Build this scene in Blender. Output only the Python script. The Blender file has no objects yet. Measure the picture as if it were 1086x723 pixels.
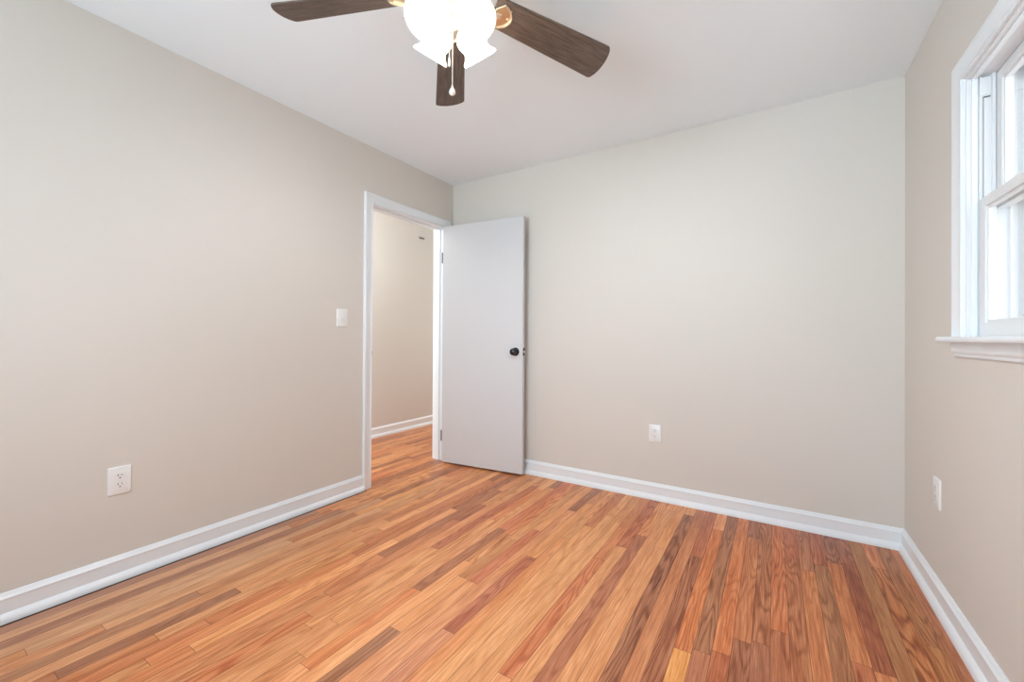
import bpy, bmesh, math, random
from math import sin, cos, tan, radians, pi, sqrt
from mathutils import Vector, Matrix

S = bpy.context.scene
COL = S.collection
random.seed(11)

# ------------------------------------------------------------------ sizes of the room
W = 3.0212          # inner width (x)
H = 2.44            # ceiling height
YR = -4.15          # rear wall
HX = -1.17          # hall far wall
# ------------------------------------------------------------------ camera
CAMF, YAW, PITCH, ROLL, SY = 442.927, -0.560346, 0.005019, 0.0058635, -5.6635
CAMLOC = Vector((2.450754, -2.894608, 1.0760375))
fw = Vector((sin(YAW) * cos(PITCH), cos(YAW) * cos(PITCH), sin(PITCH)))
rt = Vector((cos(YAW), -sin(YAW), 0))
up = rt.cross(fw)
rt2 = rt * cos(ROLL) + up * sin(ROLL)
up2 = -rt * sin(ROLL) + up * cos(ROLL)
cd = bpy.data.cameras.new('camera')
cam = bpy.data.objects.new('camera', cd)
COL.objects.link(cam)
M = Matrix((rt2, up2, -fw)).transposed().to_4x4()
M.translation = CAMLOC
cam.matrix_world = M
cd.sensor_fit = 'HORIZONTAL'
cd.sensor_width = 36
cd.lens = CAMF * 36 / 1086
cd.shift_y = SY / 1086
cd.clip_start = 0.02
S.camera = cam
# ------------------------------------------------------------------ view, world, lights
S.view_settings.view_transform = 'Standard'
S.view_settings.look = 'None'
S.view_settings.gamma = 1
S.view_settings.use_curve_mapping = False
S.view_settings.exposure = 0.30
S.cycles.use_denoising = True
S.cycles.max_bounces = 12
S.cycles.diffuse_bounces = 8
S.cycles.glossy_bounces = 4
S.cycles.transparent_max_bounces = 12
S.cycles.sample_clamp_indirect = 8
S.cycles.caustics_reflective = False
S.cycles.caustics_refractive = False

wd = bpy.data.worlds.new('sky')
S.world = wd
wd.use_nodes = True
bg = wd.node_tree.nodes['Background']
bg.inputs[0].default_value = (0.93, 0.965, 1.0, 1)
bg.inputs[1].default_value = 1.15


def area(name, loc, rot, sx, sy, power, color=(1, 1, 1), spread=180):
    l = bpy.data.lights.new(name, 'AREA')
    l.shape = 'RECTANGLE'
    l.size, l.size_y, l.energy, l.color = sx, sy, power, color
    l.spread = radians(spread)
    o = bpy.data.objects.new(name, l)
    o.location = loc
    o.rotation_euler = rot
    COL.objects.link(o)
    return o


# daylight through the side window, fill through an added rear window (the lamps stand outside the glass)
area('daylight_side_window', (W + 0.42, -1.195, 1.60), (0, pi / 2, 0), 1.1, 1.1, 7, (0.95, 0.98, 1.0))
area('fill_rear_window', (0.75, YR - 0.85, 1.30), (pi / 2 + radians(15), 0, -radians(16)), 2.6, 1.7, 128, (0.68, 0.87, 1.0), 140)
# added hallway fill lights, above and beside what the doorway shows
area('hall_fill', (-0.27, -2.25, 1.25), (pi / 2, 0, 0), 0.28, 1.9, 20, (0.86, 0.92, 0.97))
area('hall_fill', (-0.6, 2.2, 1.25), (-pi / 2, 0, 0), 0.9, 1.9, 12, (0.88, 0.92, 0.95))

hl = bpy.data.lights.new('hall_fill_point', 'POINT')  # added point light that brightens the hall wall
hl.energy, hl.color, hl.shadow_soft_size = 11, (0.90, 0.93, 0.94), 0.12
ho = bpy.data.objects.new('hall_fill_point', hl)
ho.location = (-0.45, -0.45, 2.15)
COL.objects.link(ho)

# ------------------------------------------------------------------ material helpers
def s2l(c):
    return tuple(((v / 255) / 12.92 if v / 255 <= 0.04045 else ((v / 255 + 0.055) / 1.055) ** 2.4) for v in c)


def mat(name):
    m = bpy.data.materials.new(name)
    m.use_nodes = True
    return m, m.node_tree.nodes, m.node_tree.links, m.node_tree.nodes['Principled BSDF']


def paint(name, rgb, rough, bump=0.0, scale=300, var=0.0, spec=0.5, stretch=(1, 1, 1)):
    m, N, L, P = mat(name)
    P.inputs['Base Color'].default_value = (*rgb, 1)
    P.inputs['Roughness'].default_value = rough
    P.inputs['Specular IOR Level'].default_value = spec
    tc = N.new('ShaderNodeTexCoord')
    mp = N.new('ShaderNodeMapping')
    mp.inputs['Scale'].default_value = stretch
    L.new(tc.outputs['Object'], mp.inputs[0])
    nz = N.new('ShaderNodeTexNoise')
    nz.inputs['Scale'].default_value = scale
    nz.inputs['Detail'].default_value = 3
    L.new(mp.outputs[0], nz.inputs['Vector'])
    if var:
        mx = N.new('ShaderNodeMix')
        mx.data_type = 'RGBA'
        mx.inputs[6].default_value = (*[v * (1 - var) for v in rgb], 1)
        mx.inputs[7].default_value = (*[min(1, v * (1 + var)) for v in rgb], 1)
        L.new(nz.outputs[0], mx.inputs[0])
        L.new(mx.outputs[2], P.inputs['Base Color'])
    if bump:
        bp = N.new('ShaderNodeBump')
        bp.inputs['Strength'].default_value = bump
        bp.inputs['Distance'].default_value = 0.002
        L.new(nz.outputs[0], bp.inputs['Height'])
        L.new(bp.outputs[0], P.inputs['Normal'])
    return m


M_WALL = paint('beige_wall_paint', (0.66, 0.627, 0.577), 0.75, 0.12, 260, 0.01, 0.3)
M_CEIL = paint('white_ceiling_paint', (0.84, 0.91, 0.95), 0.9, 0.1, 200, 0.01, 0.2)
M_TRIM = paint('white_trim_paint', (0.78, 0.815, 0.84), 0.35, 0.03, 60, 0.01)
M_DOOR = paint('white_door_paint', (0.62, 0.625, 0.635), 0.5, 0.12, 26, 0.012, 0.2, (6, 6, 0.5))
M_VINYL = paint('white_window_vinyl', (0.74, 0.745, 0.75), 0.4, 0.0, 60)
M_PLATE = paint('white_plastic', (0.80, 0.80, 0.79), 0.3, 0.0, 60)
M_SLOT = paint('dark_slot', (0.02, 0.02, 0.02), 0.6)
M_GSLOT = paint('grey_slot', (0.25, 0.25, 0.25), 0.6)
M_BLACK = paint('black_metal', (0.012, 0.012, 0.013), 0.22, 0.0, 60)
M_STEEL = paint('dull_steel', (0.22, 0.21, 0.20), 0.45)
M_STEEL.node_tree.nodes['Principled BSDF'].inputs['Metallic'].default_value = 0.6
M_BRASS = paint('polished_brass', (0.84, 0.74, 0.58), 0.32)
M_BRASS.node_tree.nodes['Principled BSDF'].inputs['Metallic'].default_value = 1
M_FOB = paint('ivory_porcelain', (0.86, 0.82, 0.74), 0.25)
M_GROUND = paint('pale_ground', (0.5, 0.5, 0.48), 0.9)
M_SUB = paint('dark_gap', (0.06, 0.03, 0.015), 0.8)


def glass_mat():
    m = bpy.data.materials.new('window_glass')
    m.use_nodes = True
    N, L = m.node_tree.nodes, m.node_tree.links
    N.remove(N['Principled BSDF'])
    out = N['Material Output']
    t = N.new('ShaderNodeBsdfTransparent')
    g = N.new('ShaderNodeBsdfGlossy')
    g.inputs['Roughness'].default_value = 0.02
    lw = N.new('ShaderNodeLayerWeight')
    pw = N.new('ShaderNodeMath')
    pw.operation = 'POWER'
    pw.inputs[1].default_value = 5
    L.new(lw.outputs['Facing'], pw.inputs[0])
    fr = N.new('ShaderNodeMath')
    fr.operation = 'MULTIPLY_ADD'
    fr.inputs[1].default_value = 0.5
    fr.inputs[2].default_value = 0.03
    L.new(pw.outputs[0], fr.inputs[0])
    mx = N.new('ShaderNodeMixShader')
    L.new(fr.outputs[0], mx.inputs[0])
    L.new(t.outputs[0], mx.inputs[1])
    L.new(g.outputs[0], mx.inputs[2])
    L.new(mx.outputs[0], out.inputs[0])
    return m


M_GLASS = glass_mat()


def shade_mat():
    m = bpy.data.materials.new('frosted_lit_glass')
    m.use_nodes = True
    N, L = m.node_tree.nodes, m.node_tree.links
    N.remove(N['Principled BSDF'])
    out = N['Material Output']
    d = N.new('ShaderNodeBsdfDiffuse')
    d.inputs[0].default_value = (0.9, 0.89, 0.86, 1)
    t = N.new('ShaderNodeBsdfTranslucent')
    t.inputs[0].default_value = (0.95, 0.92, 0.86, 1)
    a = N.new('ShaderNodeMixShader')
    a.inputs[0].default_value = 0.6
    e = N.new('ShaderNodeEmission')
    e.inputs[0].default_value = (1, 0.93, 0.82, 1)
    e.inputs[1].default_value = 1.1
    s = N.new('ShaderNodeAddShader')
    L.new(d.outputs[0], a.inputs[1])
    L.new(t.outputs[0], a.inputs[2])
    L.new(a.outputs[0], s.inputs[0])
    L.new(e.outputs[0], s.inputs[1])
    L.new(s.outputs[0], out.inputs[0])
    return m


M_SHADE = shade_mat()
M_BULB, _N, _L, _P = mat('lit_bulb')
_P.inputs['Emission Color'].default_value = (0.93, 0.95, 1.0, 1)
_P.inputs['Emission Strength'].default_value = 950


def blade_mat():
    m, N, L, P = mat('dark_walnut_blade')
    tc = N.new('ShaderNodeTexCoord')
    mp = N.new('ShaderNodeMapping')
    mp.inputs['Scale'].default_value = (6, 90, 6)
    L.new(tc.outputs['Object'], mp.inputs[0])
    nz = N.new('ShaderNodeTexNoise')
    nz.inputs['Scale'].default_value = 1.6
    nz.inputs['Detail'].default_value = 6
    nz.inputs['Roughness'].default_value = 0.7
    nz.inputs['Distortion'].default_value = 0.4
    L.new(mp.outputs[0], nz.inputs['Vector'])
    cr = N.new('ShaderNodeValToRGB')
    cr.color_ramp.elements[0].position = 0.35
    cr.color_ramp.elements[0].color = (0.058, 0.042, 0.033, 1)
    cr.color_ramp.elements[1].position = 0.68
    cr.color_ramp.elements[1].color = (0.19, 0.14, 0.108, 1)
    L.new(nz.outputs[0], cr.inputs[0])
    L.new(cr.outputs[0], P.inputs['Base Color'])
    P.inputs['Roughness'].default_value = 0.5
    return m


M_BLADE = blade_mat()


def floor_mat():
    m, N, L, P = mat('oak_strip_floor')

    def node(t, **k):
        n = N.new(t)
        for a, b in k.items():
            setattr(n, a, b)
        return n

    def math_(op, a, b=None, clamp=False):
        n = node('ShaderNodeMath', operation=op, use_clamp=clamp)
        for i, v in enumerate((a, b)):
            if v is None:
                continue
            if isinstance(v, (int, float)):
                n.inputs[i].default_value = v
            else:
                L.new(v, n.inputs[i])
        return n.outputs[0]

    colr = node('ShaderNodeAttribute', attribute_name='board_tone')
    seed = node('ShaderNodeAttribute', attribute_name='board_grain')
    sp = node('ShaderNodeSeparateColor')
    L.new(seed.outputs['Color'], sp.inputs[0])
    tc = node('ShaderNodeTexCoord')
    sx = node('ShaderNodeSeparateXYZ')
    L.new(tc.outputs['Object'], sx.inputs[0])
    X, Y = sx.outputs[0], sx.outputs[1]

    def vec(x, y, z):
        c = node('ShaderNodeCombineXYZ')
        for i, v in enumerate((x, y, z)):
            if isinstance(v, (int, float)):
                c.inputs[i].default_value = v
            else:
                L.new(v, c.inputs[i])
        return c.outputs[0]

    sd = math_('MULTIPLY', sp.outputs[0], 37.0)
    # cathedral figure: contour lines of a stretched noise
    n1 = node('ShaderNodeTexNoise')
    n1.inputs['Scale'].default_value = 1
    n1.inputs['Detail'].default_value = 1.6
    n1.inputs['Roughness'].default_value = 0.4
    L.new(vec(math_('MULTIPLY', X, 13.0), math_('MULTIPLY', Y, 1.25), sd), n1.inputs['Vector'])
    warp = node('ShaderNodeTexNoise')
    warp.inputs['Scale'].default_value = 1
    warp.inputs['Detail'].default_value = 2
    L.new(vec(math_('MULTIPLY', X, 60.0), math_('MULTIPLY', Y, 9.0), sd), warp.inputs['Vector'])
    ph = math_('ADD', math_('MULTIPLY', n1.outputs[0], 85.0), math_('MULTIPLY', warp.outputs[0], 3.4))
    ln = math_('MULTIPLY', math_('ADD', math_('SINE', ph), 1.0), 0.5)
    ln = math_('POWER', ln, 2.6)
    # fine straight pores
    n2 = node('ShaderNodeTexNoise')
    n2.inputs['Scale'].default_value = 1
    n2.inputs['Detail'].default_value = 4
    n2.inputs['Roughness'].default_value = 0.65
    L.new(vec(math_('MULTIPLY', X, 230.0), math_('MULTIPLY', Y, 6.0), sd), n2.inputs['Vector'])
    pores = math_('SUBTRACT', n2.outputs[0], 0.5)
    # slow tone drift inside a board
    n3 = node('ShaderNodeTexNoise')
    n3.inputs['Scale'].default_value = 1
    n3.inputs['Detail'].default_value = 2
    L.new(vec(math_('MULTIPLY', X, 26.0), math_('MULTIPLY', Y, 2.6), math_('ADD', sd, 9.0)), n3.inputs['Vector'])
    drift = math_('SUBTRACT', n3.outputs[0], 0.5)
    # dark mineral streaks here and there
    n4 = node('ShaderNodeTexNoise')
    n4.inputs['Scale'].default_value = 1
    n4.inputs['Detail'].default_value = 3
    n4.inputs['Distortion'].default_value = 0.6
    L.new(vec(math_('MULTIPLY', X, 45.0), math_('MULTIPLY', Y, 4.5), math_('ADD', sd, 21.0)), n4.inputs['Vector'])
    streak = math_('MULTIPLY', math_('SUBTRACT', n4.outputs[0], 0.64), 5.0, True)
    k = math_('SUBTRACT', 1.06, math_('MULTIPLY', math_('MULTIPLY', ln, sp.outputs[1]), 0.27))
    k = math_('ADD', k, math_('MULTIPLY', pores, 1.15))
    k = math_('ADD', k, math_('MULTIPLY', drift, 0.45))
    k = math_('SUBTRACT', k, math_('MULTIPLY', math_('MULTIPLY', streak, sp.outputs[1]), 0.40))
    k = math_('MAXIMUM', k, 0.25)
    # darker grain is also redder
    g = node('ShaderNodeGamma')
    L.new(colr.outputs['Color'], g.inputs[0])
    ge = math_('SUBTRACT', 1.75, math_('MULTIPLY', k, 0.75))
    L.new(ge, g.inputs[1])
    vm = node('ShaderNodeVectorMath', operation='SCALE')
    L.new(g.outputs[0], vm.inputs[0])
    L.new(math_('POWER', k, 0.6), vm.inputs['Scale'])
    L.new(vm.outputs[0], P.inputs['Base Color'])
    P.inputs['Roughness'].default_value = 0.34
    rr = math_('ADD', 0.27, math_('MULTIPLY', n2.outputs[0], 0.12))
    L.new(rr, P.inputs['Roughness'])
    P.inputs['Specular IOR Level'].default_value = 0.42
    bp = node('ShaderNodeBump')
    bp.inputs['Strength'].default_value = 0.12
    bp.inputs['Distance'].default_value = 0.0008
    L.new(n3.outputs[0], bp.inputs['Height'])
    L.new(bp.outputs[0], P.inputs['Normal'])
    return m


M_FLOOR = floor_mat()


# ------------------------------------------------------------------ mesh helpers
def obj(name, bm, m, parent=None, smooth=False, loc=None):
    me = bpy.data.meshes.new(name)
    bmesh.ops.recalc_face_normals(bm, faces=bm.faces)
    bm.to_mesh(me)
    bm.free()
    ms = m if isinstance(m, (list, tuple)) else [m]
    for x in ms:
        me.materials.append(x)
    if smooth:
        for p in me.polygons:
            p.use_smooth = True
        me.set_sharp_from_angle(angle=radians(38))
    o = bpy.data.objects.new(name, me)
    COL.objects.link(o)
    if parent is not None:
        o.parent = parent
    if loc is not None:
        o.location = loc
    return o


def empty(name, loc=(0, 0, 0), rot=(0, 0, 0), parent=None):
    o = bpy.data.objects.new(name, None)
    o.empty_display_size = 0.05
    COL.objects.link(o)
    o.location = loc
    o.rotation_euler = rot
    if parent is not None:
        o.parent = parent
    return o


def structure(o, label=None):
    o['kind'] = 'structure'
    if label:
        o['label'] = label
    return o


def tag(o, label, cat, group=None):
    o['label'] = label
    o['category'] = cat
    if group:
        o['group'] = group
    return o


def box(bm, a, b, bev=0.0, seg=2):
    a = Vector(a)
    b = Vector(b)
    lo = Vector([min(a[i], b[i]) for i in range(3)])
    hi = Vector([max(a[i], b[i]) for i in range(3)])
    r = bmesh.ops.create_cube(bm, size=1)
    vs = r['verts']
    for v in vs:
        v.co = Vector([(lo[i] + hi[i]) / 2 + v.co[i] * (hi[i] - lo[i]) for i in range(3)])
    if bev:
        es = list({e for v in vs for e in v.link_edges})
        bmesh.ops.bevel(bm, geom=es, offset=bev, segments=seg, affect='EDGES', profile=0.6)


def NB():
    return bmesh.new()


def boxes(*bs, bev=0.0):
    bm = NB()
    for a, b in bs:
        box(bm, a, b, bev)
    return bm


def lathe(bm, prof, n=32, mtx=None, cap0=False, cap1=False):
    """prof: (radius, z) along the axis z"""
    mtx = mtx or Matrix.Identity(4)
    rings = []
    for r, z in prof:
        if r < 1e-6:
            rings.append([bm.verts.new(mtx @ Vector((0, 0, z)))])
        else:
            rings.append([bm.verts.new(mtx @ Vector((r * cos(2 * pi * i / n), r * sin(2 * pi * i / n), z))) for i in range(n)])
    for A, B in zip(rings, rings[1:]):
        for i in range(n):
            j = (i + 1) % n
            if len(A) == 1 and len(B) == 1:
                continue
            if len(A) == 1:
                bm.faces.new((A[0], B[i], B[j]))
            elif len(B) == 1:
                bm.faces.new((A[i], A[j], B[0]))
            else:
                bm.faces.new((A[i], A[j], B[j], B[i]))
    if cap0 and len(rings[0]) > 1:
        bm.faces.new(rings[0])
    if cap1 and len(rings[-1]) > 1:
        bm.faces.new(rings[-1])


def tube(bm, pts, r, n=10, r1=None, flat=1.0):
    pts = [Vector(p) for p in pts]
    prev = None
    rings = []
    for i, p in enumerate(pts):
        d = (pts[min(i + 1, len(pts) - 1)] - pts[max(i - 1, 0)]).normalized()
        ref = Vector((0, 0, 1)) if abs(d.z) < 0.9 else Vector((1, 0, 0))
        u = d.cross(ref).normalized()
        v = u.cross(d).normalized()
        rad = r if r1 is None else r + (r1 - r) * i / (len(pts) - 1)
        rings.append([bm.verts.new(p + u * cos(2 * pi * k / n) * rad + v * sin(2 * pi * k / n) * rad * flat) for k in range(n)])
    for A, B in zip(rings, rings[1:]):
        for k in range(n):
            bm.faces.new((A[k], A[(k + 1) % n], B[(k + 1) % n], B[k]))
    bm.faces.new(rings[0])
    bm.faces.new(rings[-1])


def strip(bm, sections, closed_ends=True):
    """sections: lists of the same number of points, a closed profile each"""
    R = [[bm.verts.new(p) for p in s] for s in sections]
    n = len(R[0])
    for A, B in zip(R, R[1:]):
        for k in range(n):
            bm.faces.new((A[k], A[(k + 1) % n], B[(k + 1) % n], B[k]))
    if closed_ends:
        bm.faces.new(R[0])
        bm.faces.new(R[-1])


def prism(bm, outline, z0, z1, f=None):
    """outline in the plane, extruded; f maps (x, y, z) to world"""
    f = f or (lambda x, y, z: Vector((x, y, z)))
    a = [bm.verts.new(f(x, y, z0)) for x, y in outline]
    b = [bm.verts.new(f(x, y, z1)) for x, y in outline]
    n = len(a)
    bm.faces.new(a)
    bm.faces.new(b)
    for i in range(n):
        bm.faces.new((a[i], a[(i + 1) % n], b[(i + 1) % n], b[i]))


# ------------------------------------------------------------------ openings
DY0, DY1, DZ = -0.887, -0.118, 2.030      # doorway: jamb faces and head
JT = 0.018                                # jamb board
WT = 0.115                                # inner wall thickness
WY0, WY1, WZ0, WZ1 = -1.600, -0.797, 1.060, 1.997   # window opening (far edge is WY1)
WTO = 0.20                                # outer wall thickness
RW0, RW1, RZ0, RZ1 = 0.35, 2.67, 0.75, 2.10         # opening of the added rear window

# walls
g = JT
structure(obj('wall_left', boxes(
    ((-WT, YR - WTO, 0), (0, DY0 - g, H)),
    ((-WT, DY0 - g, DZ + g), (0, DY1 + g, H)),
    ((-WT, DY1 + g, 0), (0, 0, H))), M_WALL))
structure(obj('wall_back', boxes(((-WT, 0, 0), (W + WTO, WT, H))), M_WALL))
structure(obj('wall_right', boxes(
    ((W, YR - WTO, 0), (W + WTO, WY0, H)),
    ((W, WY1, 0), (W + WTO, 0, H)),
    ((W, WY0, 0), (W + WTO, WY1, WZ0)),
    ((W, WY0, WZ1), (W + WTO, WY1, H))), M_WALL))
structure(obj('wall_rear', boxes(
    ((0, YR - WTO, 0), (RW0, YR, H)),
    ((RW1, YR - WTO, 0), (W, YR, H)),
    ((RW0, YR - WTO, 0), (RW1, YR, RZ0)),
    ((RW0, YR - WTO, RZ1), (RW1, YR, H))), M_WALL))
HY0, HY1 = -2.4, 2.3
structure(obj('wall_hall', boxes(((HX - WT, HY0, 0), (HX, HY1, H))), M_WALL))
structure(obj('wall_hall_near_end', boxes(((HX, HY0 - WT, 0), (-WT, HY0, H))), M_WALL))
structure(obj('wall_hall_far_end', boxes(((HX - WT, HY1, 0), (-WT, HY1 + WT, H))), M_WALL))
structure(obj('wall_hall_side', boxes(((-WT, WT, 0), (0, HY1, H))), M_WALL))
structure(obj('ceiling', boxes(((HX - WT, YR - WTO, H), (W + WTO, HY1 + WT, H + 0.12))), M_CEIL))

# ------------------------------------------------------------------ floor: oak strips
S0, PW = 2.785, 0.0571
KNOWN = [  # column, near end, far end, tone as it looks, figure
    (-4, None, -0.508, (188, 120, 78), .6), (-4, -0.508, None, (165, 108, 80), 1),
    (-3, None, -0.416, (152, 102, 70), 1), (-3, -0.416, None, (165, 95, 68), 1),
    (-2, None, -0.359, (184, 116, 74), .7), (-2, -0.359, None, (148, 96, 76), 1.2),
    (-1, None, -0.336, (140, 74, 46), .5), (-1, -0.336, None, (150, 92, 72), 1),
    (0, -1.7, -0.02, (156, 106, 68), .3),
    (1, -1.75, -0.30, (176, 112, 68), 1.7), (2, None, -0.86, (168, 112, 68), 1), (2, -0.86, None, (160, 106, 70), 1.2),
    (-6, -1.06, None, (192, 116, 76), 1), (-6, None, -1.06, (165, 100, 70), 1),
    (-7, -1.167, None, (168, 108, 76), 1.2), (-7, None, -1.167, (160, 104, 80), .5),
    (-8, -1.189, None, (184, 116, 78), .8), (-8, None, -1.189, (146, 90, 64), 1),
    (-9, -1.294, None, (198, 120, 76), .6), (-9, None, -1.294, (166, 92, 60), .5),
    (-10, -1.324, None, (160, 108, 80), 1.3), (-10, None, -1.324, (170, 110, 84), .4),
    (-11, -1.351, None, (200, 122, 76), .8), (-11, None, -1.351, (216, 152, 88), .3),
    (-5, None, None, (170, 108, 74), 1),
    (-12, None, None, (156, 98, 72), 1.5), (-13, None, None, (186, 122, 86), .3),
    (-14, None, None, (150, 98, 74), 1.4), (-15, None, None, (208, 148, 106), .4),
    (-16, None, None, (206, 146, 104), .4), (-17, None, None, (168, 108, 84), .8),
    (-19, -1.772, -0.934, (196, 122, 86), 1), (-18, None, None, (208, 150, 108), .5),
    (-20, None, None, (208, 152, 108), .3), (-21, None, None, (212, 156, 112), .3),
    (-22, None, None, (214, 156, 110), .6), (-24, -1.714, -1.1, (172, 104, 80), .9),
    (-24, None, -1.714, (190, 128, 98), .5), (-23, None, None, (206, 140, 94), .5),
    (-25, None, None, (202, 140, 102), .5),
    (-27, None, -1.812, (146, 98, 72), .9), (-28, None, -1.3, (218, 156, 110), .4),
    (-29, -2.091, -1.592, (206, 132, 86), .6), (-29, None, -2.091, (214, 150, 108), .4),
    (-30, None, None, (206, 146, 104), .6),
    (-49, -3.5, -1.0, (160, 116, 98), .4), (-48, -3.4, -1.35, (162, 120, 104), .4), (-47, -3.2, -1.55, (198, 156, 128), .5),  # left-hand boards: floor glare is included in these tones
    (-46, -3.3, -1.25, (154, 112, 94), .5), (-45, -2.9, -1.0, (194, 152, 124), .5),
    (-44, -2.563, None, (196, 156, 128), .4), (-43, None, -2.383, (196, 140, 105), .8),
    (-43, -2.383, -1.1, (204, 158, 124), .4), (-42, -3.1, -2.103, (162, 118, 94), .6), (-42, -2.103, -0.7, (186, 134, 100), .6), (-41, -3.0, -1.4, (202, 150, 114), .5),
    (-40, -2.534, -2.004, (146, 100, 80), .5), (-39, -2.298, -1.3, (200, 146, 106), .7), (-40, -2.004, -1.2, (204, 146, 104), .5),
]
PALETTE = [((200, 138, 96), 6), ((208, 148, 104), 6), ((194, 124, 84), 5), ((184, 118, 80), 4),
           ((168, 108, 78), 3), ((152, 98, 72), 1.6), ((176, 104, 74), 2), ((212, 156, 110), 3)]


def pick(x):
    ws = [w for _, w in PALETTE]
    if x > 2.2:
        ws = [1, .6, 3, 5, 6, 4, 3, .4]
    c = random.choices([c for c, _ in PALETTE], ws)[0]
    j = random.uniform(0.94, 1.06)
    return tuple(min(255, v * j * random.uniform(0.985, 1.015)) for v in c)


def build_floor():
    bm = NB()
    tone = bm.loops.layers.float_color.new('board_tone')
    gr = bm.loops.layers.float_color.new('board_grain')

    def quad(x0, x1, y0, y1, c, fig):
        gp = 0.00055
        vs = [bm.verts.new((x, y, 0)) for x, y in ((x0 + gp, y0 + gp), (x1 - gp, y0 + gp), (x1 - gp, y1 - gp), (x0 + gp, y1 - gp))]
        f = bm.faces.new(vs)
        c = [v * 0.86 + a * 0.14 for v, a in zip(c, (186, 124, 86))]
        lc = [v * q for v, q in zip(s2l(c), (1.10, 0.98, 0.80))]
        sd = random.random()
        for l in f.loops:
            l[tone] = (*lc, 1)
            l[gr] = (sd, fig, random.random() * 0, 1)

    def clip_quad(x0, x1, y0, y1, c, fig):
        # clip to the room and hall outlines (boards run under the baseboards)
        if x1 > W + 0.01:
            x1 = W + 0.01
        if x1 - x0 < 0.004 or y1 - y0 < 0.01:
            return
        quad(x0, x1, y0, y1, c, fig)

    kmin = math.floor((HX - 0.02 - S0) / PW)
    kmax = math.floor((W - S0) / PW)
    for k in range(kmin, kmax + 1):
        x0, x1 = S0 + k * PW, S0 + (k + 1) * PW
        if x1 <= -WT + 0.06:
            ylo, yhi = HY0 - 0.01, HY1 + 0.01
        elif x0 < 0:
            ylo, yhi = (-0.95, -0.05)
        else:
            ylo, yhi = YR - 0.01, 0.01
        segs = []
        for kk, a, b, c, fg in KNOWN:
            if kk != k:
                continue
            if a is None and b is None:
                m_ = random.uniform(-1.5, -0.9)
                a, b = m_ - random.uniform(.7, 1.1), m_ + random.uniform(.6, 0.9)
            if a is None:
                a = b - random.uniform(0.7, 1.2)
            if b is None:
                b = a + random.uniform(0.8, 1.3)
            a, b = max(a, ylo), min(b, yhi)
            segs.append((a, b, c, fg))
        segs.sort()
        cur = ylo
        out = []

        def fill(a, b):
            while b - a > 1e-4:
                ln_ = random.choice([0.3, 0.45, 0.6, 0.75, 0.9, 1.1, 1.3]) * random.uniform(.85, 1.15)
                e = b if (b - a - ln_) < 0.2 else a + ln_
                out.append((a, e, pick(x0), random.choice([.3, .4, .5, .7, 1, 1.3])))
                a = e
        for a, b, c, fg in segs:
            if a > cur + 0.02:
                fill(cur, a)
            else:
                a = cur
            if b > a:
                out.append((a, b, c, fg))
                cur = b
        fill(cur, yhi)
        for a, b, c, fg in out:
            clip_quad(x0, x1, a, b, c, fg)
    # slab below
    n0 = len(bm.faces)
    for a, b in (((0.0, YR - WTO, -0.1), (W + WTO, HY1, -0.0012)), ((HX - WT, YR - WTO, -0.1), (0.0, HY1 + WT, -0.0012))):
        box(bm, a, b)
    bm.faces.ensure_lookup_table()
    for f in bm.faces[n0:]:
        f.material_index = 1
    for f in bm.faces[:n0]:
        if f.normal.z < 0:
            f.normal_flip()
    me = bpy.data.meshes.new('floor')
    bm.to_mesh(me)
    bm.free()
    me.materials.append(M_FLOOR)
    me.materials.append(M_SUB)
    o = bpy.data.objects.new('floor', me)
    COL.objects.link(o)
    structure(o)


build_floor()

# ------------------------------------------------------------------ baseboards
BB = [(0, 0), (0.031, 0), (0.031, 0.006), (0.0295, 0.014), (0.026, 0.022), (0.020, 0.029), (0.0145, 0.034), (0.0145, 0.082),
      (0.0165, 0.084), (0.0165, 0.089), (0.013, 0.093), (0.009, 0.098), (0.007, 0.104), (0.004, 0.107), (0, 0.107)]


def baseboard(name, p0, p1, n, m0=0, m1=0):
    """along p0 to p1; n is the direction into the room; m = +1 mitres an inside corner"""
    p0, p1, n = Vector(p0), Vector(p1), Vector(n)
    d = (p1 - p0).normalized()
    bm = NB()
    strip(bm, [[p0 + d * (m0 * t) + n * t + Vector((0, 0, z)) for t, z in BB],
               [p1 - d * (m1 * t) + n * t + Vector((0, 0, z)) for t, z in BB]])
    return structure(obj(name, bm, M_TRIM, smooth=True))


CW = 0.070          # casing width
CT = 0.018          # casing thickness
REV = 0.004
CO0 = DY0 - REV - CW
baseboard('baseboard_left', (0, YR, 0), (0, CO0, 0), (1, 0, 0), 1, 0)
baseboard('baseboard_back', (0, 0, 0), (W, 0, 0), (0, -1, 0), 0, 1)
baseboard('baseboard_right', (W, 0, 0), (W, YR, 0), (-1, 0, 0), 1, 1)
baseboard('baseboard_rear', (W, YR, 0), (0, YR, 0), (0, 1, 0), 1, 1)
baseboard('baseboard_hall', (HX, HY0, 0), (HX, HY1, 0), (1, 0, 0), 0, 0)

# ------------------------------------------------------------------ door casing and jamb
CP = [(0, 0), (0, 0.010), (0.003, 0.0125), (0.010, 0.0125), (0.013, 0.0105), (0.020, 0.0115), (0.046, 0.0165), (0.052, 0.0185),
      (0.058, 0.0195), (0.066, 0.0185), (0.070, 0.014), (0.070, 0)]


def casing(bm, f, a0, a1, z0, z1, wscale=1.0, tscale=1.0, legs0=True):
    """f(along, z, t) -> world; opening a0..a1 wide, up to z1; legs down to z0"""
    prof = [(u * wscale, t * tscale) for u, t in CP]
    secs = [[f(a0 - u, z0, t) for u, t in prof], [f(a0 - u, z1 + u, t) for u, t in prof],
            [f(a1 + u, z1 + u, t) for u, t in prof], [f(a1 + u, z0, t) for u, t in prof]]
    strip(bm, secs)


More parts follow.
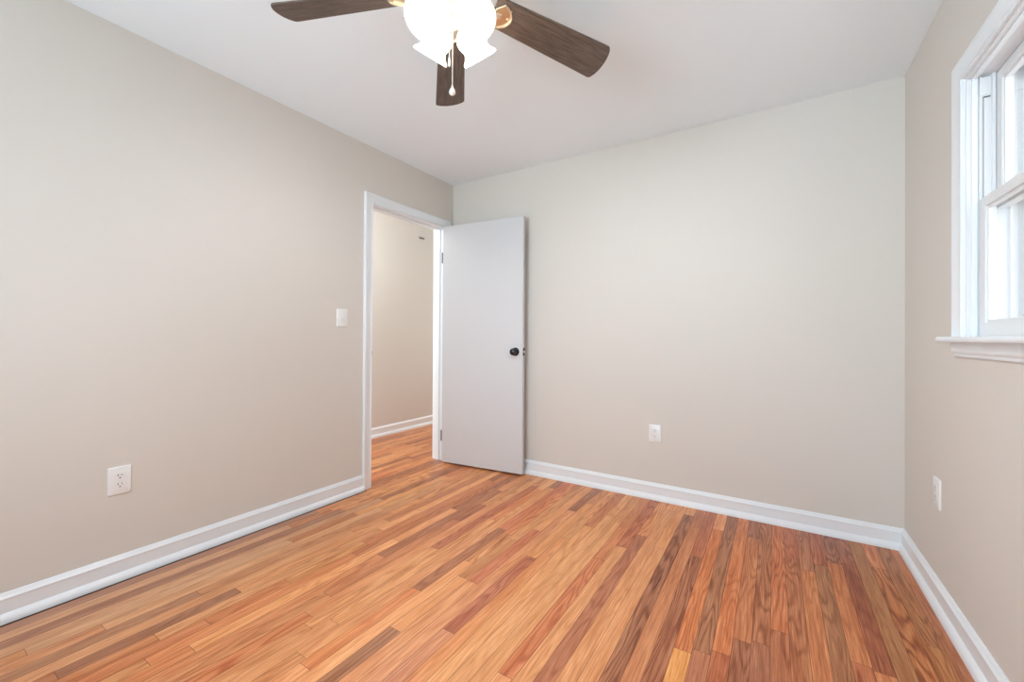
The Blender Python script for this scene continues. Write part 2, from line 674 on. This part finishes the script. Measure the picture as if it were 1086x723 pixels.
tr = structure(empty('trim_1', (0, (DY0 + DY1) / 2, 0)), 'white casing and jamb around the open doorway')
IY = (DY0 + DY1) / 2


def T(bmf):  # shift world coordinates into the trim empty's frame
    for v in bmf.verts:
        v.co.y -= IY
    return bmf


bm = NB()
casing(bm, lambda a, z, t: Vector((t, a, z)), DY0 - REV, DY1 + REV, 0.0, DZ + REV)
obj('casing', T(bm), M_TRIM, tr, True)
bm = NB()
casing(bm, lambda a, z, t: Vector((-WT - t, a, z)), DY0 - REV, DY1 + REV, 0.0, DZ + REV)
obj('casing', T(bm), M_TRIM, tr, True)
bm = NB()
for a, b in (((-WT, DY0 - JT, 0), (0, DY0, DZ)), ((-WT, DY1, 0), (0, DY1 + JT, DZ)), ((-WT, DY0 - JT, DZ), (0, DY1 + JT, DZ + JT))):
    box(bm, a, b, 0.001, 1)
obj('door_jamb', T(bm), M_TRIM, tr)
bm = NB()
for a, b in (((-0.075, DY0, 0), (-0.038, DY0 + 0.011, DZ)), ((-0.075, DY1 - 0.011, 0), (-0.038, DY1, DZ)),
             ((-0.075, DY0 + 0.011, DZ - 0.011), (-0.038, DY1 - 0.011, DZ))):
    box(bm, a, b, 0.002, 1)
obj('door_stop', T(bm), M_TRIM, tr)
bm = NB()
box(bm, (-0.030, DY0, 0.930), (0.000, DY0 + 0.0022, 0.988), 0.0006, 1)
box(bm, (-0.002, DY0 + 0.0002, 0.942), (0.004, DY0 + 0.006, 0.976), 0.0008, 1)
o = obj('strike_plate', T(bm), M_STEEL, tr)
o['label'] = 'small dark metal strike plate'

# ------------------------------------------------------------------ door leaf, swung open
DA = radians(6.02)
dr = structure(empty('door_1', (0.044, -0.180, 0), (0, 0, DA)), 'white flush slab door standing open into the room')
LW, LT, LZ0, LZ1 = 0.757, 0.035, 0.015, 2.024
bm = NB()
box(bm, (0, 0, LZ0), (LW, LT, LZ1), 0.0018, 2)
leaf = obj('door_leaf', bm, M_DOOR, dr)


def knob(side):
    s = -1 if side == 'front' else 1
    bm = NB()
    mt = Matrix.Translation((LW - 0.062, 0 if s < 0 else LT, 0.967)) @ Matrix.Rotation(radians(90) * (1 if s < 0 else -1), 4, 'X')
    lathe(bm, [(0.0, -0.001), (0.032, -0.001), (0.0325, 0.003), (0.029, 0.0065), (0.018, 0.009), (0.0115, 0.012), (0.0105, 0.024),
               (0.013, 0.029), (0.020, 0.033), (0.0262, 0.041), (0.0275, 0.048), (0.0255, 0.055), (0.019, 0.0605), (0.010, 0.063), (0, 0.0635)], 36, mt)
    o = obj('door_knob', bm, M_BLACK, leaf, True)
    o['label'] = 'round black door knob'


knob('front')
knob('back')
bm = NB()
box(bm, (LW, 0.005, 0.937), (LW + 0.0012, 0.031, 0.997), 0.0004, 1)
o = obj('latch_plate', bm, M_BLACK, leaf)
bm = NB()
box(bm, (LW + 0.001, 0.010, 0.960), (LW + 0.008, 0.026, 0.974), 0.002, 2)
obj('latch_bolt', bm, M_TRIM, leaf)
for hz in (0.235, 1.755):
    bm = NB()
    for i in range(5):
        z0 = hz - 0.044 + i * 0.0176
        lathe(bm, [(0, z0 + .0004), (0.0058, z0 + .0004), (0.0058, z0 + 0.0172), (0, z0 + 0.0172)], 14, Matrix.Translation((-0.0075, 0.002, 0)))
    box(bm, (-0.0022, 0.001, hz - 0.044), (0.0001, 0.030, hz + 0.044))
    lathe(bm, [(0, hz + 0.044), (0.004, hz + 0.045), (0.0045, hz + 0.048), (0.002, hz + 0.051), (0, hz + 0.0515)], 12, Matrix.Translation((-0.0075, 0.002, 0)))
    obj('hinge', bm, M_STEEL, leaf, True)

# ------------------------------------------------------------------ side window (double hung)
wn = structure(empty('window_1', (W, (WY0 + WY1) / 2, WZ0)), 'white double hung window in the right wall')
WC = Vector((W, (WY0 + WY1) / 2, WZ0))


def WB(*bs, bev=0.0):
    """boxes given as (d0, d1, y0, y1, z0, z1), d measured outwards from the wall face"""
    bm = NB()
    for d0, d1, y0, y1, z0, z1 in bs:
        box(bm, (W + d0 - WC.x, y0 - WC.y, z0 - WC.z), (W + d1 - WC.x, y1 - WC.y, z1 - WC.z), bev, 2)
    return bm


bm = NB()
ZS = 1.089           # stool top
ZM = 1.562           # top of the lower sash
casing(bm, lambda a, z, t: Vector((-t, a - WC.y, z - WC.z)), WY0 + 0.003, WY1 - 0.003, ZS, WZ1 - 0.003 + 0.006, 1.0, 1.0)
obj('casing', bm, M_TRIM, wn, True)
# stool with rounded nose and horns
bm = NB()
SP = [(0.028, 0), (-0.050, 0), (-0.0535, 0.0035), (-0.055, 0.010), (-0.0535, 0.0165), (-0.050, 0.020), (0.028, 0.020)]
strip(bm, [[Vector((d, y - WC.y, ZS - 0.020 + z - WC.z)) for d, z in SP] for y in (WY0 - CW - 0.018, WY1 + CW + 0.018)])
obj('window_stool', bm, M_TRIM, wn, True)
bm = NB()
AP = [(0, 0), (-0.008, 0.0), (-0.0105, 0.004), (-0.0105, 0.010), (-0.013, 0.013), (-0.017, 0.018), (-0.0185, 0.024), (-0.0185, 0.052), (0, 0.052)]
strip(bm, [[Vector((d, y - WC.y, ZS - 0.072 + z - WC.z)) for d, z in AP] for y in (WY0 - CW + 0.004, WY1 + CW - 0.004)])
obj('window_apron', bm, M_TRIM, wn, True)
j = 0.012
bm = WB((0.0, WTO, WY1 - j, WY1, WZ0, WZ1), (0.0, WTO, WY0, WY0 + j, WZ0, WZ1), (0.0, WTO, WY0 + j, WY1 - j, WZ1 - j + 0.006, WZ1),
        (0.029, WTO + 0.03, WY0 + j, WY1 - j, WZ0, ZS - 0.004))
obj('window_jamb', bm, M_VINYL, wn)
YA, YB = WY1 - j, WY0 + j
HD = WZ1 - j + 0.006
# interior stop beads (sides and head)
bm = WB((0.012, 0.026, YA - 0.007, YA, ZS, HD), (0.012, 0.026, YB, YB + 0.007, ZS, HD), (0.012, 0.026, YB, YA, HD - 0.007, HD), bev=0.0015)
obj('window_stop', bm, M_TRIM, wn)
# jamb liners: tracks with a parting ridge and a head block for the lower sash channel
YS = YA - 0.006
bm = WB((0.030, 0.120, YS, YA, ZS, HD), (0.059, 0.067, YS - 0.006, YS, ZS, HD), (0.034, 0.0355, YS - 0.003, YS, ZS, HD - 0.075),
        (0.100, 0.106, YS - 0.010, YS, ZS, HD), (0.030, 0.058, YS - 0.004, YS, HD - 0.070, HD - 0.006))
obj('track_liner', bm, M_VINYL, wn)
bm = WB((0.030, 0.120, YB, YB + 0.006, ZS, HD), (0.059, 0.067, YB + 0.006, YB + 0.012, ZS, HD), (0.100, 0.106, YB + 0.006, YB + 0.016, ZS, HD))
obj('track_liner', bm, M_VINYL, wn)
for s in (1, -1):
    y0 = YS - 0.0045 if s > 0 else YB + 0.006
    bm = WB((0.0385, 0.0555, y0, y0 + 0.0045, HD - 0.078, HD - 0.0757), (0.034, 0.056, y0, y0 + 0.0045, HD - 0.0075, HD - 0.006))
    obj('track_gap', bm, M_SLOT, wn)
    y0 = YS - 0.0008 if s > 0 else YB + 0.006
    obj('track_groove', WB((0.0385, 0.0405, y0, y0 + 0.0008, ZM - 0.02, HD - 0.078)), M_GSLOT, wn)


def sash(name, d0, d1, z0, z1, rb, rt_, st):
    y1, y0 = YS - 0.001, YB + 0.007
    bm = WB((d0, d1, y1 - st, y1, z0, z1), (d0, d1, y0, y0 + st, z0, z1), (d0, d1, y0 + st, y1 - st, z0, z0 + rb),
            (d0, d1, y0 + st, y1 - st, z1 - rt_, z1), bev=0.002)
    o = obj(name, bm, M_VINYL, wn)
    # glazing bead, chamfered step round the pane
    dm = (d0 + d1) / 2
    b = 0.008
    bm = WB((d0 + 0.006, dm + .004, y1 - st - b, y1 - st, z0 + rb, z1 - rt_), (d0 + 0.006, dm + .004, y0 + st, y0 + st + b, z0 + rb, z1 - rt_),
            (d0 + 0.006, dm + .004, y0 + st + b, y1 - st - b, z0 + rb, z0 + rb + b), (d0 + 0.006, dm + .004, y0 + st + b, y1 - st - b, z1 - rt_ - b, z1 - rt_))
    obj('glazing_bead', bm, M_VINYL, o)
    bm = WB((dm, dm + 0.004, y0 + st - .003, y1 - st + .003, z0 + rb - .003, z1 - rt_ + .003))
    obj('window_pane', bm, M_GLASS, o)
    return o


lo = sash('lower_sash', 0.0305, 0.058, ZS - 0.002, ZM, 0.050, 0.034, 0.044)
us = sash('upper_sash', 0.070, 0.098, ZM - 0.038, HD - 0.002, 0.034, 0.036, 0.040)
bm = WB((0.034, 0.056, -1.215, -1.175, ZM, ZM + 0.006), (0.038, 0.052, -1.200, -1.184, ZM + 0.006, ZM + 0.018), bev=0.001)
obj('sash_lock', bm, M_TRIM, lo)
# outer storm frame with its own pane
bm = WB((0.135, 0.150, YA - 0.030, YA, ZS - .004, HD), (0.135, 0.150, YB, YB + 0.030, ZS - .004, HD), (0.135, 0.150, YB + .03, YA - .03, ZS - .004, ZS + 0.026),
        (0.135, 0.150, YB + .03, YA - .03, HD - 0.030, HD), (0.135, 0.150, YB + .03, YA - .03, ZM - 0.03, ZM), bev=0.001)
sf = obj('storm_frame', bm, M_VINYL, wn)
obj('window_pane', WB((0.141, 0.144, YB + .027, YA - .027, ZS + .02, HD - .026)), M_GLASS, sf)

# ------------------------------------------------------------------ rear window, added behind the camera to let in fill light
w2 = structure(empty('added_window_2', ((RW0 + RW1) / 2, YR, RZ0)), 'wide window added in the unseen rear wall for fill light')
OX = (RW0 + RW1) / 2


def RB(*bs, bev=0.0):
    bm = NB()
    for x0, x1, d0, d1, z0, z1 in bs:
        box(bm, (x0 - OX, -d0, z0 - RZ0), (x1 - OX, -d1, z1 - RZ0), bev, 1)
    return bm


bm = NB()
casing(bm, lambda a, z, t: Vector((a - OX, t, z - RZ0)), RW0, RW1, RZ0, RZ1)
obj('casing', bm, M_TRIM, w2, True)
obj('window_jamb', RB((RW0, RW0 + .012, 0, WTO, RZ0, RZ1), (RW1 - .012, RW1, 0, WTO, RZ0, RZ1), (RW0 + .012, RW1 - .012, 0, WTO, RZ1 - .012, RZ1),
                      (RW0 + .012, RW1 - .012, 0, WTO, RZ0, RZ0 + .012)), M_VINYL, w2)
obj('window_stool', RB((RW0 - .09, RW1 + .09, -0.055, 0.0, RZ0 - .02, RZ0), bev=.004), M_TRIM, w2)
for x0, x1 in ((RW0 + .012, OX), (OX, RW1 - .012)):
    b = RB((x0, x0 + .04, .05, .08, RZ0 + .012, RZ1 - .012), (x1 - .04, x1, .05, .08, RZ0 + .012, RZ1 - .012),
           (x0 + .04, x1 - .04, .05, .08, RZ0 + .012, RZ0 + .062), (x0 + .04, x1 - .04, .05, .08, RZ1 - .052, RZ1 - .012),
           (x0 + .04, x1 - .04, .05, .08, 1.43, 1.47), bev=.001)
    so = obj('window_sash', b, M_VINYL, w2)
    obj('window_pane', RB((x0 + .037, x1 - .037, .063, .067, RZ0 + .06, RZ1 - .05)), M_GLASS, so)


# ------------------------------------------------------------------ outlets and switch
def plate_bm(w, h, t=0.0062):
    """cover plate facing +x in its own frame, bevelled edge"""
    bm = NB()
    e = 0.0035
    f = lambda x, y, z: Vector((z, x, y))

    def rr(w_, h_, r=0.003, n=4):
        pts = []
        for cx, cy, a0 in ((w_ / 2 - r, h_ / 2 - r, 0), (-w_ / 2 + r, h_ / 2 - r, 90), (-w_ / 2 + r, -h_ / 2 + r, 180), (w_ / 2 - r, -h_ / 2 + r, 270)):
            for i in range(n + 1):
                a = radians(a0 + 90 * i / n)
                pts.append((cx + r * cos(a), cy + r * sin(a)))
        return pts
    secs = [[f(x, y, 0) for x, y in rr(w, h)], [f(x, y, t * 0.45) for x, y in rr(w, h)], [f(x, y, t * 0.85) for x, y in rr(w - e, h - e)], [f(x, y, t) for x, y in rr(w - 2 * e, h - 2 * e)]]
    strip(bm, secs)
    return bm


def face_outline(r=0.0172, hh=0.0140, n=10):
    pts = []
    a0 = math.asin(hh / r)
    for i in range(n + 1):
        a = -a0 + 2 * a0 * i / n
        pts.append((r * cos(a), r * sin(a)))
    for i in range(n + 1):
        a = pi - a0 + 2 * a0 * i / n
        pts.append((r * cos(a), r * sin(a)))
    return pts


def outlet(loc, rz, label, slot, w=0.080, h=0.122):
    t = tag(empty('wall_outlet', loc, (0, 0, rz)), label, 'outlet', 'duplex outlets low on the walls')
    obj('cover_plate', plate_bm(w, h), M_PLATE, t, True)
    for s in (1, -1):
        bm = NB()
        prism(bm, face_outline(), 0.0056, 0.0075, lambda x, y, z: Vector((z, x, y + s * 0.0195)))
        r = obj('receptacle', bm, M_PLATE, t)
        bm = NB()
        zc = s * 0.0195
        box(bm, (0.0070, -0.0076, zc + 0.001), (0.0079, -0.0052, zc + 0.0095))
        box(bm, (0.0070, 0.0054, zc + 0.002), (0.0079, 0.0074, zc + 0.009))
        lathe(bm, [(0, 0.0070), (0.0027, 0.0070), (0.0027, 0.0079), (0, 0.0079)], 14,
              Matrix.Translation((0, 0, zc - 0.0065)) @ Matrix.Rotation(pi / 2, 4, 'Y'))
        obj('slot', bm, slot, r)
    bm = NB()
    lathe(bm, [(0, 0.0060), (0.0032, 0.0060), (0.0030, 0.0070), (0, 0.0073)], 14, Matrix.Rotation(pi / 2, 4, 'Y'))
    obj('screw', bm, M_PLATE, t, True)
    return t


outlet((0, -2.248, 0.436), 0, 'white duplex outlet with dark slots, low on the left wall', M_SLOT)
outlet((1.7745, 0, 0.438), -pi / 2, 'white duplex outlet low on the back wall, right of the open door', M_GSLOT, 0.080, 0.118)
outlet((W, -0.514, 0.450), pi, 'white duplex outlet on the right wall, under the window', M_GSLOT, 0.078, 0.121)

sw = tag(empty('light_switch', (0, -1.133, 1.203), (0, 0, 0)), 'white toggle light switch on the left wall beside the doorway', 'light switch')
obj('cover_plate', plate_bm(0.080, 0.120), M_PLATE, sw, True)
bm = NB()
box(bm, (0.0058, -0.0052, -0.012), (0.0068, 0.0052, 0.012), 0.0004, 1)
f0 = [(0.006, -0.0036, -0.004), (0.006, 0.0036, -0.004), (0.006, 0.0036, 0.006), (0.006, -0.0036, 0.006)]
f1 = [(0.017, -0.0030, -0.012), (0.017, 0.0030, -0.012), (0.0185, 0.0030, -0.007), (0.0185, -0.0030, -0.007)]
strip(bm, [[Vector(p) for p in f0], [Vector(p) for p in f1]])
obj('toggle', bm, M_PLATE, sw)
for s in (1, -1):
    bm = NB()
    lathe(bm, [(0, 0.0058), (0.0032, 0.0058), (0.0030, 0.0070), (0, 0.0073)], 14, Matrix.Translation((0, 0, s * 0.030)) @ Matrix.Rotation(pi / 2, 4, 'Y'))
    obj('screw', bm, M_PLATE, sw, True)

# small metal piece high on the hall wall
bm = NB()
box(bm, (0, -0.038, -0.0045), (0.010, 0.038, 0.0045), 0.002, 1)
box(bm, (0, -0.042, 0.0045), (0.018, 0.042, 0.0085), 0.001, 1)
o = obj('wall_bracket', bm, M_STEEL, None)
o.location = (HX, 0.80, 2.271)
tag(o, 'tiny dark metal bracket high on the hallway wall, seen through the doorway', 'bracket')

# ------------------------------------------------------------------ ceiling fan
K = 1.0845
FX, FY, FZ = 2.4508 + (1.584 - 2.4508) * K, -2.8946 + (-1.878 + 2.8946) * K, 1.07604 + (2.15 - 1.07604) * K
BR, BW, BW0 = 0.609 * K, 0.128 * K, 0.099 * K
PIT = tan(-0.315)
fan = tag(empty('ceiling_fan', (FX, FY, FZ)), 'brass ceiling fan with dark walnut blades and lit white glass shades', 'ceiling fan')
top = H - FZ
bm = NB()
lathe(bm, [(0, top), (0.068, top), (0.068, top - 0.012), (0.058, top - 0.03), (0.035, top - 0.045), (0.014, top - 0.05), (0.014, 0.115), (0, 0.115)], 40)
obj('canopy', bm, M_BRASS, fan, True)
bm = NB()
lathe(bm, [(0, 0.118), (0.05, 0.118), (0.085, 0.108), (0.105, 0.090), (0.110, 0.070), (0.110, 0.040), (0.104, 0.030), (0.095, 0.018), (0.06, 0.006),
           (0.05, 0.0), (0.05, -0.012), (0, -0.012)], 48)
obj('motor_housing', bm, M_BRASS, fan, True)

ANG = radians(131.366)


def blade(ang, drp, sk, dr):
    # local frame: x outwards, y across, pitch about x
    bm = NB()
    r0, r1 = 0.155, BR + dr
    w0, w1 = BW0 * 0.93, BW
    pts = []
    rc, n = 0.018, 6
    for i in range(n + 1):          # root corner
        a = pi + (pi / 2) * i / n
        pts.append((r0 + 0.02 + 0.02 * cos(a), -w0 / 2 + 0.02 + 0.02 * sin(a)))
    bow = 0.012                     # the tip bows outwards
    for i in range(n + 1):
        a = -pi / 2 + radians(74) * i / n
        pts.append((r1 - bow - rc + rc * cos(a), -w1 / 2 + rc + rc * sin(a)))
    for q in (-0.32, -0.2, -0.08, 0.08, 0.2, 0.32):
        pts.append((r1 - bow + bow * (1 - (q / 0.42) ** 2), q * w1))
    for i in range(n + 1):
        a = radians(16) + radians(74) * i / n
        pts.append((r1 - bow - rc + rc * cos(a), w1 / 2 - rc + rc * sin(a)))
    for i in range(n + 1):
        a = pi / 2 + (pi / 2) * i / n
        pts.append((r0 + 0.02 + 0.02 * cos(a), w0 / 2 - 0.02 + 0.02 * sin(a)))

    def f(x, y, z):
        return Vector((x + sk * y * max(0, (x - .3) / .36), y, z + y * PIT + drp * (x - 0.5 * K)))
    prism(bm, pts, 0.0, 0.0065, f)
    b = obj('blade', bm, M_BLADE, fan)
    b.rotation_euler = (0, 0, ang)
    # blade iron: arm from the motor and a D shaped plate under the blade root
    bm = NB()
    tube(bm, [f(0.085, 0, -0.004), f(0.12, 0, -0.016), f(0.155, 0, -0.010), f(0.185, 0, -0.006)], 0.010, 12, None, 0.5)
    out = []
    for i in range(17):
        a = radians(-62 + 124 * i / 16)
        out.append((0.150 + 0.078 * cos(a), 0.040 * sin(a) / sin(radians(62))))
    out = [(0.160, -0.014)] + out + [(0.160, 0.014)]
    prism(bm, out, -0.0035, -0.0005, f)
    rim = [f(x, y, -0.006) for x, y in out]
    tube(bm, rim, 0.0036, 8)
    for q in (-0.028, 0, 0.028):
        lathe(bm, [(0, -0.003), (0.005, -0.003), (0.004, -0.006), (0, -0.007)], 12, Matrix.Translation(f(0.215, q, 0)))
    i_ = obj('blade_iron', bm, M_BRASS, b, True)


for da, sk, dr_ in ((0, -0.20, 0.0), (74.8, 0.031, -0.020), (-69.7, 0.02, 0.016), (144, 0.03, 0), (-144, 0.03, 0)):
    blade(ANG + radians(da), -0.049, sk, dr_)

# light kit
bm = NB()
KZ = -0.012
lathe(bm, [(0, KZ), (0.050, KZ), (0.062, KZ - 0.008), (0.066, KZ - 0.020), (0.060, KZ - 0.040), (0.040, KZ - 0.055), (0.020, KZ - 0.062), (0.013, KZ - 0.070),
           (0.013, KZ - 0.076), (0.017, KZ - 0.082), (0.012, KZ - 0.090), (0, KZ - 0.093)], 40)
kit = obj('light_kit', bm, M_BRASS, fan, True)
SH = [(0.0270, 0.000), (0.0285, 0.006), (0.0300, 0.012), (0.0420, 0.020), (0.0530, 0.032), (0.0580, 0.046), (0.0575, 0.060), (0.0525, 0.072),
      (0.0485, 0.081), (0.0480, 0.088), (0.0510, 0.095), (0.0565, 0.102), (0.0620, 0.107), (0.0655, 0.110), (0.0672, 0.1135)]
FWD = math.atan2(CAMLOC.y - FY, CAMLOC.x - FX)
for i in range(4):
    az = FWD + radians(39 + 90 * i)
    h = Vector((cos(az), sin(az), 0))
    axis = (h * cos(radians(50)) + Vector((0, 0, -sin(radians(50))))).normalized()
    neck = h * 0.053 + Vector((0, 0, KZ - 0.040))
    rotm = axis.to_track_quat('Z', 'Y').to_matrix().to_4x4()
    mt = Matrix.Translation(neck) @ rotm
    bm = NB()
    inner = [(max(r - 0.003, 0.001), z) for r, z in [(q * 0.955, z_) for q, z_ in SH]][::-1]
    SHS = [(r * 0.955, z) for r, z in SH]
    lathe(bm, [(0.010, -0.002)] + SHS + [(0.0645, 0.117), (0.0625, 0.119)] + inner + [(0.010, 0.002)], 40, mt)
    sh = obj('lamp_shade', bm, M_SHADE, fan, True)
    bm = NB()
    lathe(bm, [(0, -0.020), (0.016, -0.020), (0.020, -0.010), (0.029, -0.004), (0.031, 0.008), (0.0295, 0.010), (0.012, 0.002), (0, 0.002)], 28, mt)
    obj('shade_fitter', bm, M_BRASS, sh, True)
    bm = NB()
    lathe(bm, [(0, 0.012), (0.012, 0.012), (0.013, 0.028), (0.020, 0.042), (0.024, 0.056), (0.022, 0.068), (0.014, 0.078), (0, 0.082)], 24, mt)
    obj('light_bulb', bm, M_BULB, sh, True)


def chain(x, y, z1, fob):
    # beads on a fine cord, then a pull fob
    bm = NB()
    z0 = KZ - 0.070
    z = z0
    while z > z1:
        lathe(bm, [(0, z), (0.0019, z - 0.0012), (0.0019, z - 0.0022), (0, z - 0.0034)], 6, Matrix.Translation((x, y, 0)))
        z -= 0.0036
    tube(bm, [(x, y, z0), (x, y, z1)], 0.0007, 6)
    c = obj('pull_chain', bm, M_FOB, fan, True)
    bm = NB()
    if fob == 'drop':
        pr = [(0, 0.004), (0.0022, 0.002), (0.0028, -0.004), (0.0050, -0.009), (0.0088, -0.015), (0.0110, -0.022), (0.0098, -0.028), (0.0055, -0.032), (0, -0.033)]
    else:
        pr = [(0, 0.003), (0.002, 0.001), (0.003, -0.006), (0.0042, -0.014), (0.0042, -0.026), (0.003, -0.032), (0, -0.034)]
    lathe(bm, pr, 20, Matrix.Translation((x, y, z1)))
    obj('fob', bm, M_FOB, c, True)


cx, cy = cos(FWD), sin(FWD)
chain(0.012 * cx, 0.012 * cy, -0.306, 'drop')
chain(0.006 * cx + 0.011 * cy, 0.006 * cy - 0.011 * cx, -0.205, 'tube')
bm = NB()
lathe(bm, [(0, 0.007), (0.005, 0.005), (0.007, 0), (0.005, -0.005), (0, -0.007)], 16, Matrix.Translation((0.012 * cx, 0.012 * cy, KZ - 0.098)))
obj('finial', bm, M_FOB, kit, True)

# ground outside
structure(obj('ground', boxes(((-6, -12, -0.5), (12, 10, -0.45))), M_GROUND))
